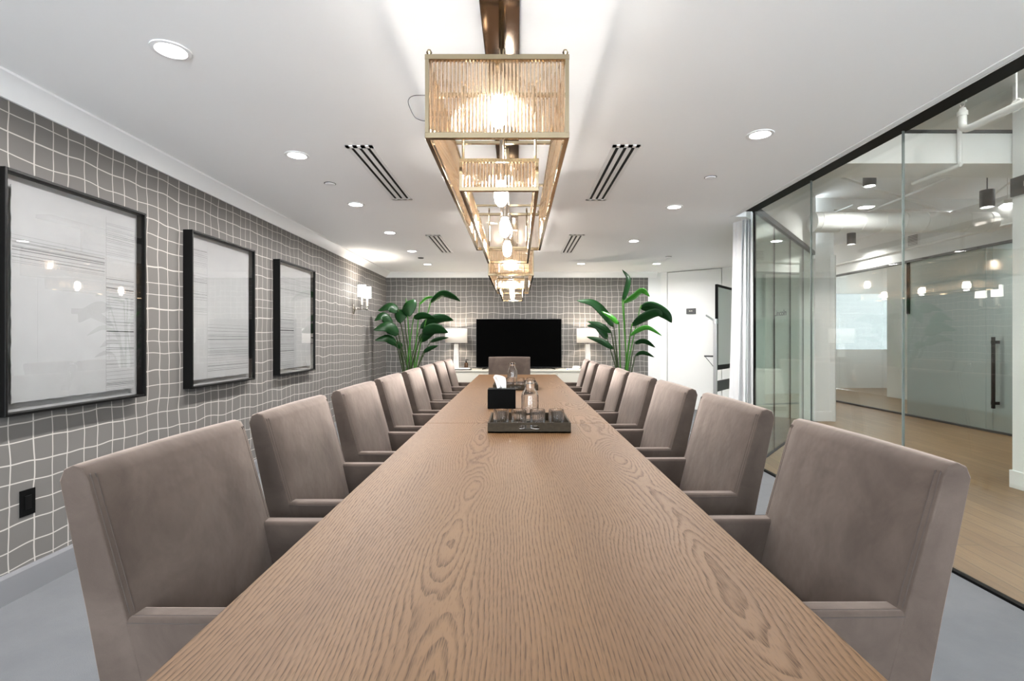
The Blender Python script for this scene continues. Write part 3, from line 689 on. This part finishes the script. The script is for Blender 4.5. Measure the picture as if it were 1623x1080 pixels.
def tumbler_bm():
    bm = bm_new(); seg = 72
    ribs = lambda k, r, z: r + (.0016*math.cos(k*2*PI/3) if r > .038 and .008 < z < .098 else 0)
    lathe(bm, [(0, 0), (.030, 0), (.040, .004), (.0415, .012), (.0425, .095), (.0425, .108), (.0415, .110), (.0400, .108), (.0395, .095), (.037, .016), (.030, .010), (0, .010)], seg=seg, ribs=ribs)
    return bm
def carafe_bm():
    bm = bm_new(); ribs = lambda k, r, z: r + (.0012*math.cos(k*2*PI/3) if r > .048 and .01 < z < .17 else 0)
    lathe(bm, [(0, 0), (.042, 0), (.050, .006), (.051, .02), (.051, .165), (.047, .185), (.033, .205), (.030, .215), (.030, .240), (.036, .248), (.036, .258), (.034, .261), (.028, .250), (.0275, .215), (.031, .203), (.0445, .183), (.0485, .165), (.0485, .02), (.040, .012), (0, .011)], seg=72, ribs=ribs)
    return bm
ZT = TH + .0005
tray((.066, 2.995, ZT), 'dark woven tray holding tumblers and a carafe, nearer the viewer')
tray((-.018, 5.33, ZT), 'dark woven tray holding tumblers and a carafe, farther down the table')
nth = ['first', 'second', 'third', 'fourth']; tm = None
for (bx, by, far) in ((.066, 2.995, 0), (-.018, 5.33, 1)):
    for i, dx in enumerate((-.158, -.058, .048, .155)):
        for j, dy in enumerate((-.115,)):
            lb = 'ribbed glass tumbler, %s from the picture wall side, on the %s tray' % (nth[i], ['nearer', 'farther'][far])
            if tm is None: tm = obj('glass_tumbler', tumbler_bm(), 'tumbler', smooth=30); o = tm
            else: o = tm.copy(); C.objects.link(o)
            o.location = (bx+dx, by+dy, ZT+.0085); tag(o, lb, 'glass', 'ribbed tumblers on the trays')
c1 = obj('glass_carafe', carafe_bm(), 'tumbler', smooth=30); c1.location = (.076, 3.075, ZT+.0085); tag(c1, 'clear glass water carafe on the nearer tray', 'carafe', 'glass carafes')
c2 = c1.copy(); C.objects.link(c2); c2.location = (-.053, 5.40, ZT+.0085); c2['label'] = 'clear glass water carafe on the farther tray'
tx = thing('tissue_box', 'black tissue box cover with a white tissue sticking out', 'tissue box', (-.117, 3.83, ZT))
bm = bm_new(); box(bm, -.104, .104, -.065, .065, 0, .145); obj('cover', bm, 'matte_black', tx, bevel=.004, smooth=0)
bm = bm_new(); n = 9; g = []
for i in range(n):
    u = i/(n-1); row = []
    for k in range(7):
        v = k/6; x = (-.035+.07*u)*(1+.3*v) - .03*v + .01*math.sin(6*u+2*v); y = .018*math.sin(7*u+1.2*v)*(.4+v); z = .1455 + v*(.075+.028*math.sin(PI*u*.9+.2))
        row.append(bm.verts.new((x, y, z)))
    g.append(row)
for i in range(n-1):
    for k in range(6): bm.faces.new((g[i][k], g[i+1][k], g[i+1][k+1], g[i][k+1]))
o = obj('tissue', bm, 'tissue', tx, smooth=70); s = o.modifiers.new('s', 'SOLIDIFY'); s.thickness = .0015
# ------------------------------------------------------------------ credenza, television, lamps
CT = .725
cr = thing('credenza', 'cream sideboard under the television on the far wall', 'sideboard', (.05, 9.17, 0))
bm = bm_new(); box(bm, -1.30, 1.30, -.245, .27, .08, CT-.025); obj('body', bm, 'credenza', cr, bevel=.003, smooth=0)
bm = bm_new(); box(bm, -1.315, 1.315, -.275, .285, CT-.025, CT); obj('top', bm, 'credenza', cr, bevel=.003, smooth=0)
bm = bm_new(); box(bm, -1.26, 1.26, -.20, .25, 0, .08); obj('plinth', bm, 'dark_grey', cr, smooth=0)
for k in range(4):
    x0 = -1.29 + k*.6475
    bm = bm_new(); box(bm, x0, x0+.637, -.265, -.247, .09, CT-.06); d = obj('door', bm, 'credenza', cr, bevel=.002, smooth=0)
    bm = bm_new(); hx = x0+.60 if k % 2 == 0 else x0+.037; tube(bm, [(hx, -.267, .42), (hx, -.28, .42), (hx, -.28, .54), (hx, -.267, .54)], .004, 6); obj('handle', bm, 'nickel', d)
tv = thing('television', 'large black flat television standing on the cream sideboard', 'television', (.028, 9.25, CT+.002))
bm = bm_new(); box(bm, -.776, .776, -.02, .03, .025, .91); obj('casing', bm, 'frame_black', tv, bevel=.003, smooth=0)
bm = bm_new(); box(bm, -.768, .768, -.024, -.0195, .04, .902); obj('screen', bm, 'tv_black', tv, smooth=0)
for s in (-.60, .60):
    bm = bm_new(); tube(bm, [(s, 0, .04), (s, -.03, .012), (s+.05*(1 if s > 0 else -1), -.16, .006)], .008, 8); tube(bm, [(s, 0, .04), (s, .05, .012), (s+.03*(1 if s > 0 else -1), .12, .006)], .007, 8); obj('foot', bm, 'frame_black', tv)
def lamp(x, label):
    t = thing('table_lamp', label, 'lamp', (x, 9.18, CT), 0, 'white table lamps on the sideboard')
    bm = bm_new(); prism(bm, [(-.052, 0), (.052, 0), (.034, .455), (-.034, .455)], 'y', -.045, .045); obj('lamp_base', bm, 'alabaster', t, bevel=.004, smooth=0)
    bm = bm_new(); tube(bm, [(0, 0, .455), (0, 0, .50)], .008, 8); tube(bm, [(-.06,0,.50),(.06,0,.50)], .003, 6); obj('stem', bm, 'brass', t)
    bm = bm_new(); lathe(bm, [(.198, .475), (.198, .735)], seg=48); o = obj('lamp_shade', bm, 'shade', t); s = o.modifiers.new('s', 'SOLIDIFY'); s.thickness = .002
    bm = bm_new(); lathe(bm, [(0, .50), (.02, .52), (.028, .55), (.02, .58), (0, .588)], seg=14); obj('bulb', bm, 'bulb_lamp', t)
    point('lamp_glow', (0, 0, .66), LAMP, .03, (1, .86, .70), t)
LAMP = 12
M['bulb_lamp'] = emit('bulb_lamp', c3(1, .85, .65), 4)
lamp(-1.105, 'white table lamp beside the plant in the picture wall corner'); lamp(1.27, 'white table lamp beside the plant near the white door')
sd = thing('soap_dispenser', 'brown pump bottle standing on the sideboard', 'bottle', (-.93, 9.22, CT))
bm = bm_new(); lathe(bm, [(0, 0), (.034, 0), (.034, .10), (.026, .115), (.012, .122), (0, .122)], seg=20); obj('bottle', bm, 'soap_amber', sd)
bm = bm_new(); lathe(bm, [(0, .122), (.015, .122), (.015, .142), (.005, .144), (.005, .165), (0, .165)], seg=14); obox(bm, (.016, 0, .168), (.055, .014, .012)); obj('pump', bm, 'frame_black', sd)
nb = thing('document_tray', 'flat black tray with a white pad beside the table lamp', 'tray', (-.975, 9.02, CT))
bm = bm_new(); box(bm, -.16, .16, -.10, .10, 0, .014); obj('base', bm, 'frame_black', nb, bevel=.004, smooth=0)
bm = bm_new(); box(bm, -.13, .13, -.085, .085, .0145, .030); obj('pad', bm, 'tissue', nb, bevel=.002, smooth=0)
cd = thing('card_box', 'small white and blue box on the sideboard beyond the television', 'box', (.93, 9.05, CT))
bm = bm_new(); box(bm, -.06, .06, -.05, .05, 0, .022); obj('body', bm, 'tissue', cd, bevel=.002, smooth=0)
bm = bm_new(); box(bm, -.055, -.03, -.0512, -.0498, .004, .018); box(bm, -.01, .04, -.0512, -.0498, .004, .013); obj('print', bm, 'blue_ink', cd, smooth=0)
bm = bm_new(); lathe(bm, [(0, 0), (.06, 0), (.075, .02), (.07, .05), (.04, .062), (0, .064)], c=(1.06, 9.15, CT), seg=24); tag(obj('folded_towel', bm, 'tissue'), 'small rounded white bundle on the sideboard near the table lamp', 'towel')
# ------------------------------------------------------------------ sconce
sc = thing('wall_sconce', 'nickel two-light sconce with white shades on the gridded picture wall', 'sconce', (LX, 7.58, CAM+.45))
bm = bm_new(); lathe(bm, [(0, 0), (.056, 0), (.056, .010), (.040, .020), (.020, .026), (0, .026)], seg=28)
bmesh.ops.rotate(bm, verts=bm.verts, cent=(0,0,0), matrix=Matrix.Rotation(PI/2, 3, 'Y')); bmesh.ops.scale(bm, vec=(1, .8, 1.35), verts=bm.verts); obj('backplate', bm, 'nickel', sc)
bm = bm_new(); tube(bm, [(.02, 0, 0), (.055, 0, 0), (.06, 0, 0), (.17, 0, 0)], [.018, .016, .009, .009], 12); tube(bm, [(.17, -.13, 0), (.17, .13, 0)], .009, 10)
for s in (-.13, .13): tube(bm, [(.17, s, -.006), (.17, s, .04), (.17, s, .052)], [.010, .010, .024], 12)
obj('arm', bm, 'nickel', sc)
for s in (-.13, .13):
    bm = bm_new(); tube(bm, [(.17, s, .052), (.17, s, .19)], .0135, 12); cn = obj('candle_sleeve', bm, 'shade_candle', sc)
    bm = bm_new(); lathe(bm, [(.062, .178), (.058, .345)], c=(.17, s, 0), seg=32); sh = obj('lamp_shade', bm, 'sconce_shade', sc); m = sh.modifiers.new('s', 'SOLIDIFY'); m.thickness = .002
    point('sconce_glow', (.17, s, .30), 7, .02, (1, .88, .74), sc)
# ------------------------------------------------------------------ framed pictures
def art(y0, y1, regions, label, seed):
    rr = random.Random(seed); z0, z1 = CAM-.365, CAM+.806; d = .07
    t = thing('framed_picture', label, 'picture', (LX, (y0+y1)/2, CAM), 0, 'framed abstract drawings'); h = (y1-y0)/2; a, b = z0-CAM, z1-CAM; fw = .014
    bm = bm_new(); box(bm, 0, d, -h, -h+fw, a, b); box(bm, 0, d, h-fw, h, a, b); box(bm, 0, d, -h+fw, h-fw, a, a+fw); box(bm, 0, d, -h+fw, h-fw, b-fw, b); obj('frame', bm, 'frame_black', t, bevel=.0015, segs=1, smooth=0)
    bm = bm_new(); box(bm, .002, .017, -h+fw, h-fw, a+fw, b-fw); obj('backing', bm, 'mat_board', t, smooth=0)
    pw, p0, p1 = h-.062, a+.058, b-.066
    bm = bm_new(); n = 40; pts = []
    j = lambda: rr.uniform(-.0022, .0022)
    pts += [(-pw+2*pw*k/n, p0+j()) for k in range(n)] + [(pw+j(), p0+(p1-p0)*k/n) for k in range(n)] + [(pw-2*pw*k/n, p1+j()) for k in range(n)] + [(-pw+j(), p1-(p1-p0)*k/n) for k in range(n)]
    prism(bm, pts, 'x', .033, .036); ps = obj('drawing_sheet', bm, 'art_paper', t, smooth=0)
    ink = bm_new(); soft = bm_new()
    def strip(q, ya, yb, z, w, sl):
        vs = [q.verts.new(p) for p in ((.0364, ya, z), (.0364, yb, z+sl), (.0364, yb, z+sl+w), (.0364, ya, z+w))]; q.faces.new(vs)
    for u0, u1, zz0, zz1, dens, dk in regions:
        ya, yb = -pw+2*pw*u0, -pw+2*pw*u1; k = int((zz1-zz0)*dens); z = zz0
        while z < zz1:
            strip(ink if rr.random() < dk else soft, ya+rr.uniform(0, .004), yb-rr.uniform(0, .004), z, rr.choice((.0010, .0012, .0016, .0022)) + (.004*rr.random() if rr.random() < dk*.35 else 0), rr.uniform(-.004, .004)); z += rr.uniform(.4, 1.9)/dens
    u = [r for r in regions if r[1]-r[0] < .6]
    for q in u:
        yy = -pw+2*pw*(q[0] if q[0] > .3 else q[1])
        vs = [soft.verts.new(p) for p in ((.0363, yy-.0008, p0), (.0363, yy+.0008, p0), (.0363, yy+.0008, p1-.02), (.0363, yy-.0008, p1-.02))]; soft.faces.new(vs); break
    obj('pencil_lines', ink, 'ink', ps, smooth=0); obj('faint_lines', soft, 'ink_soft', ps, smooth=0)
    bm = bm_new(); box(bm, .056, .059, -h+fw, h-fw, a+fw, b-fw); obj('glazing', bm, 'art_glass', t, smooth=0)
art(2.36, 3.26, [(0, .71, .37, .51, 95, .35), (.72, 1, .50, .69, 90, .05), (.72, 1, -.305, .37, 75, .5)], 'black framed drawing nearest the viewer, with a tall lined band', 1)
art(3.72, 4.615, [(0, .22, .55, .68, 100, .15), (0, .22, .43, .51, 90, .1), (0, .22, .30, .36, 100, .4), (0, .22, .19, .24, 100, .4), (.23, 1, -.25, .12, 62, .3)], 'black framed drawing in the middle of the three on the wall', 2)
art(5.09, 5.99, [(0, 1, .48, .65, 85, .05), (0, .43, -.30, .36, 70, .45)], 'black framed drawing closest to the sconce', 3)
ol = thing('wall_outlet', 'black power outlet low on the gridded wall behind the nearest armchair', 'outlet', (LX, 2.537, CAM-.815))
bm = bm_new(); box(bm, 0, .006, -.04, .04, -.065, .065); obj('cover_plate', bm, 'black_metal', ol, bevel=.002, smooth=0)
bm = bm_new(); box(bm, .006, .009, -.017, .017, -.034, .034); obj('receptacle', bm, 'frame_black', ol, bevel=.001, smooth=0)
# ------------------------------------------------------------------ plants
def leaf(par, pts, wid, tilt, mat, fold=.25):
    P = smooth_path(pts, 7); n = len(P); bm = bm_new(); rows = []
    for i, p in enumerate(P):
        d = (P[min(i+1, n-1)] - P[max(i-1, 0)]).normalized(); t = i/(n-1)
        ip = Vector((-d.z, 0, d.x)); ip = ip.normalized() if ip.length > 1e-3 else Vector((1,0,0))
        dep = d.cross(ip).normalized()
        side = (ip*math.cos(tilt) + dep*math.sin(tilt)).normalized(); nrm = side.cross(d).normalized()
        w = wid*.5*(math.sin(PI*min(1, max(0, t))**.75)**.75 if 0 < t < 1 else 0) + .0015
        row = [bm.verts.new(p + side*(w*s) + nrm*(abs(s)*w*fold + .02*w*math.sin(9*t+s*2))) for s in (-1, -.66, -.33, 0, .33, .66, 1)]
        rows.append(row)
    for A, B in zip(rows, rows[1:]):
        for k in range(6): bm.faces.new((A[k], A[k+1], B[k+1], B[k]))
    o = obj('leaf', bm, mat, par, smooth=80); s = o.modifiers.new('s', 'SOLIDIFY'); s.thickness = .0015
    return o
def plant(label, base_px, scale, org, Y, leaves, potx):
    bx = at(*base_px, Y)
    t = thing('potted_plant', label, 'plant', (potx, Y, 0), 0, 'tall bird-of-paradise plants'); o0 = Vector((potx, Y, 0))
    bm = bm_new(); lathe(bm, [(0, 0), (.15, 0), (.19, .34), (.19, .36), (.175, .36), (.17, .32), (0, .32)], seg=32); obj('pot', bm, 'pot', t)
    bm = bm_new(); lathe(bm, [(.17, .318), (0, .33)], seg=24); obj('soil', bm, 'soil', t)
    rr = random.Random(len(label))
    for i, (pts, w, dz, tilt, lit) in enumerate(leaves):
        W = []
        for k, (px, py) in enumerate(pts):
            f = (k+1)/len(pts); W.append(at(org[0]+px/scale, org[1]+py/scale, Y + dz*(.5+.5*f)) - o0)
        a = 2*PI*i/len(leaves); b0 = Vector((.07*math.cos(a)+rr.uniform(-.01,.01), .07*math.sin(a), .30))
        mid = b0.lerp(W[0], .55); mid.x = b0.x + (W[0].x-b0.x)*.42; mid.y = b0.y + (W[0].y-b0.y)*.4
        low = b0.lerp(mid, .5); low.x = b0.x + (W[0].x-b0.x)*.15
        nx = W[0] + (W[1]-W[0]).normalized()*.02
        bm = bm_new(); SP = smooth_path([b0, low, mid, W[0], nx], 5); tube(bm, SP, [.016 - .010*k/(len(SP)-1) for k in range(len(SP))], 8)
        st = obj('leaf_stalk', bm, 'stalk' if lit else 'stalk_dark', t)
        leaf(st, W, w/scale*Y/F*1.22, tilt, 'leaf_lit' if lit == 2 else 'leaf')
    return t
LV = [([(575,225),(650,158),(745,138)], 30, -.1, .9, 2), ([(690,205),(815,118),(920,140),(1012,188)], 80, -.15, .8, 1), ([(430,190),(450,240),(470,352)], 150, -.35, .15, 1),
      ([(400,275),(370,330),(365,425)], 125, -.3, .2, 0), ([(350,300),(250,238),(128,290)], 105, -.3, .7, 0), ([(288,438),(180,345),(90,395)], 90, -.5, .6, 0),
      ([(352,548),(230,455),(80,497)], 105, -.55, .5, 0), ([(330,655),(230,580),(95,606)], 75, -.5, .5, 0), ([(508,372),(620,345),(745,372)], 70, -.2, .6, 1),
      ([(578,478),(720,395),(830,372),(938,392)], 95, .1, .5, 0), ([(598,535),(740,485),(880,522)], 105, -.2, .5, 0), ([(565,618),(650,555),(815,440)], 80, -.05, .4, 0),
      ([(688,622),(780,592),(885,576)], 36, .1, .4, 0), ([(612,738),(690,692),(772,662)], 42, -.1, .5, 0), ([(385,690),(345,650),(275,640)], 60, -.25, .4, 0)]
plant('tall broad-leaved plant in the corner by the picture wall, left of the television', (648, 590), 6.75, (580, 450), 8.72, LV, -1.86)
RV = [([(492,340),(535,220),(548,120),(490,42)], 52, -.1, .5, 1), ([(505,345),(600,290),(672,238),(738,286)], 60, -.2, .7, 2), ([(652,388),(750,385),(880,450),(937,522)], 90, -.05, .5, 1),
      ([(575,552),(690,478),(800,435),(852,462)], 78, -.35, .5, 1), ([(460,535),(400,472),(302,418)], 44, -.3, .5, 2), ([(415,562),(330,430),(225,340),(78,322)], 75, .05, .4, 0),
      ([(392,612),(300,545),(172,510)], 52, -.1, .5, 0), ([(357,672),(315,600),(262,552),(172,548)], 62, .05, .2, 0), ([(416,758),(300,685),(168,648)], 48, -.2, .4, 0),
      ([(562,640),(640,590),(725,570),(848,640)], 42, -.1, .5, 2), ([(598,708),(690,692),(788,745)], 42, .1, .5, 0), ([(608,818),(680,793),(778,832)], 34, -.1, .5, 0)]
plant('tall broad-leaved plant right of the television, in front of the white door wall', (985, 590), 5.683, (900, 420), 8.60, RV, 1.80)
# ------------------------------------------------------------------ whiteboard and curtain
wa = math.atan2(PD.y, PD.x)
wb = thing('rolling_whiteboard', 'rolling whiteboard with black frame and silver post half behind the curtain', 'whiteboard', (2.455, 6.27, 0), wa)
bm = bm_new(); box(bm, .02, 1.22, -.008, .008, CAM-.36, CAM+.66); obj('board', bm, 'board_white', wb, smooth=0)
bm = bm_new()
for x0, x1, z0, z1 in ((.0, .03, CAM-.38, CAM+.68), (1.21, 1.24, CAM-.38, CAM+.68), (.03, 1.21, CAM+.65, CAM+.68), (.03, 1.21, CAM-.38, CAM-.32)): box(bm, x0, x1, -.014, .014, z0, z1)
obj('frame', bm, 'black_metal', wb, smooth=0)
for x in (-.035, 1.275):
    bm = bm_new(); box(bm, x-.02, x+.02, -.02, .02, .06, CAM+.20); obj('post', bm, 'silver', wb, bevel=.004, smooth=0)
    bm = bm_new(); box(bm, x-.02, x+.02, -.30, .30, .05, .09); 
    for y in (-.27, .27): lathe(bm, [(0, -.05), (.025, -.045), (.025, -.005), (0, 0)], c=(x, y, .05), seg=12)
    obj('foot', bm, 'silver', wb, smooth=30)
    bm = bm_new(); lathe(bm, [(0, 0), (.028, 0), (.028, .06), (0, .06)], c=(x, 0, CAM+.19), seg=14); tube(bm, [(x-.005, .02, CAM+.235), (x-.05, .10, CAM+.30)], .011, 8); obj('clamp', bm, 'silver', wb)
bm = bm_new(); box(bm, -.015, 1.255, -.012, .012, .62, .75); obj('cross_bar', bm, 'dark_grey', wb, smooth=0)
bm = bm_new(); box(bm, -.055, -.015, .022, .13, CAM-.22, CAM-.20); tube(bm, [(-.035, .12, CAM-.22), (-.035, .02, CAM-.34)], .004, 6); obj('marker_shelf', bm, 'dark_grey', wb, smooth=0)
bm = bm_new(); NS, NZ = 150, 14; g = []
for i in range(NZ+1):
    v = i/NZ; z = .015 + (CZ+.10-.015)*v; fl = 1 + .38*(1-v)**1.3; row = []
    for k in range(NS+1):
        u = k/NS; ph = u*2*PI*4.0
        x = 2.385 + (-.070 + .135*u)*fl + .012*math.sin(ph*2+1.1)*fl - .03*(1-v); y = 5.34 + .070*math.sin(ph + .5*math.sin(3*v))*fl + .03*math.sin(ph*.5+v)
        row.append(bm.verts.new((x, y, z)))
    g.append(row)
for A, B in zip(g, g[1:]):
    for k in range(NS): bm.faces.new((A[k], A[k+1], B[k+1], B[k]))
cu = thing('curtain', 'white gathered curtain at the corner of the glass walls', 'curtain', (0,0,0))
o = obj('curtain_fabric', bm, 'curtain', cu, smooth=80); s = o.modifiers.new('s', 'SOLIDIFY'); s.thickness = .0025
# ------------------------------------------------------------------ camera, world, render look
cam = bpy.data.cameras.new('camera'); co = bpy.data.objects.new('camera', cam); C.objects.link(co)
co.location = (0, 0, CAM); co.rotation_euler = (PI/2, 0, 0); cam.sensor_width = 36; cam.lens = F*36/1623
cam.shift_x = -8.5/1623; cam.shift_y = -2/1623; cam.clip_start = .02; cam.clip_end = 100
sc_ = bpy.context.scene; sc_.camera = co
w = bpy.data.worlds.new('world'); sc_.world = w; w.use_nodes = True
w.node_tree.nodes['Background'].inputs[0].default_value = (.85, .93, 1, 1); w.node_tree.nodes['Background'].inputs[1].default_value = 10.0
vs = sc_.view_settings; vs.view_transform = 'Standard'; vs.look = 'None'; vs.exposure = 0.87; vs.gamma = 1.0; vs.use_curve_mapping = False
cy = sc_.cycles
cy.max_bounces = 24; cy.diffuse_bounces = 6; cy.glossy_bounces = 6; cy.transmission_bounces = 24; cy.transparent_max_bounces = 64
cy.caustics_reflective = False; cy.caustics_refractive = False; cy.sample_clamp_indirect = 6.0
cy.use_denoising = True
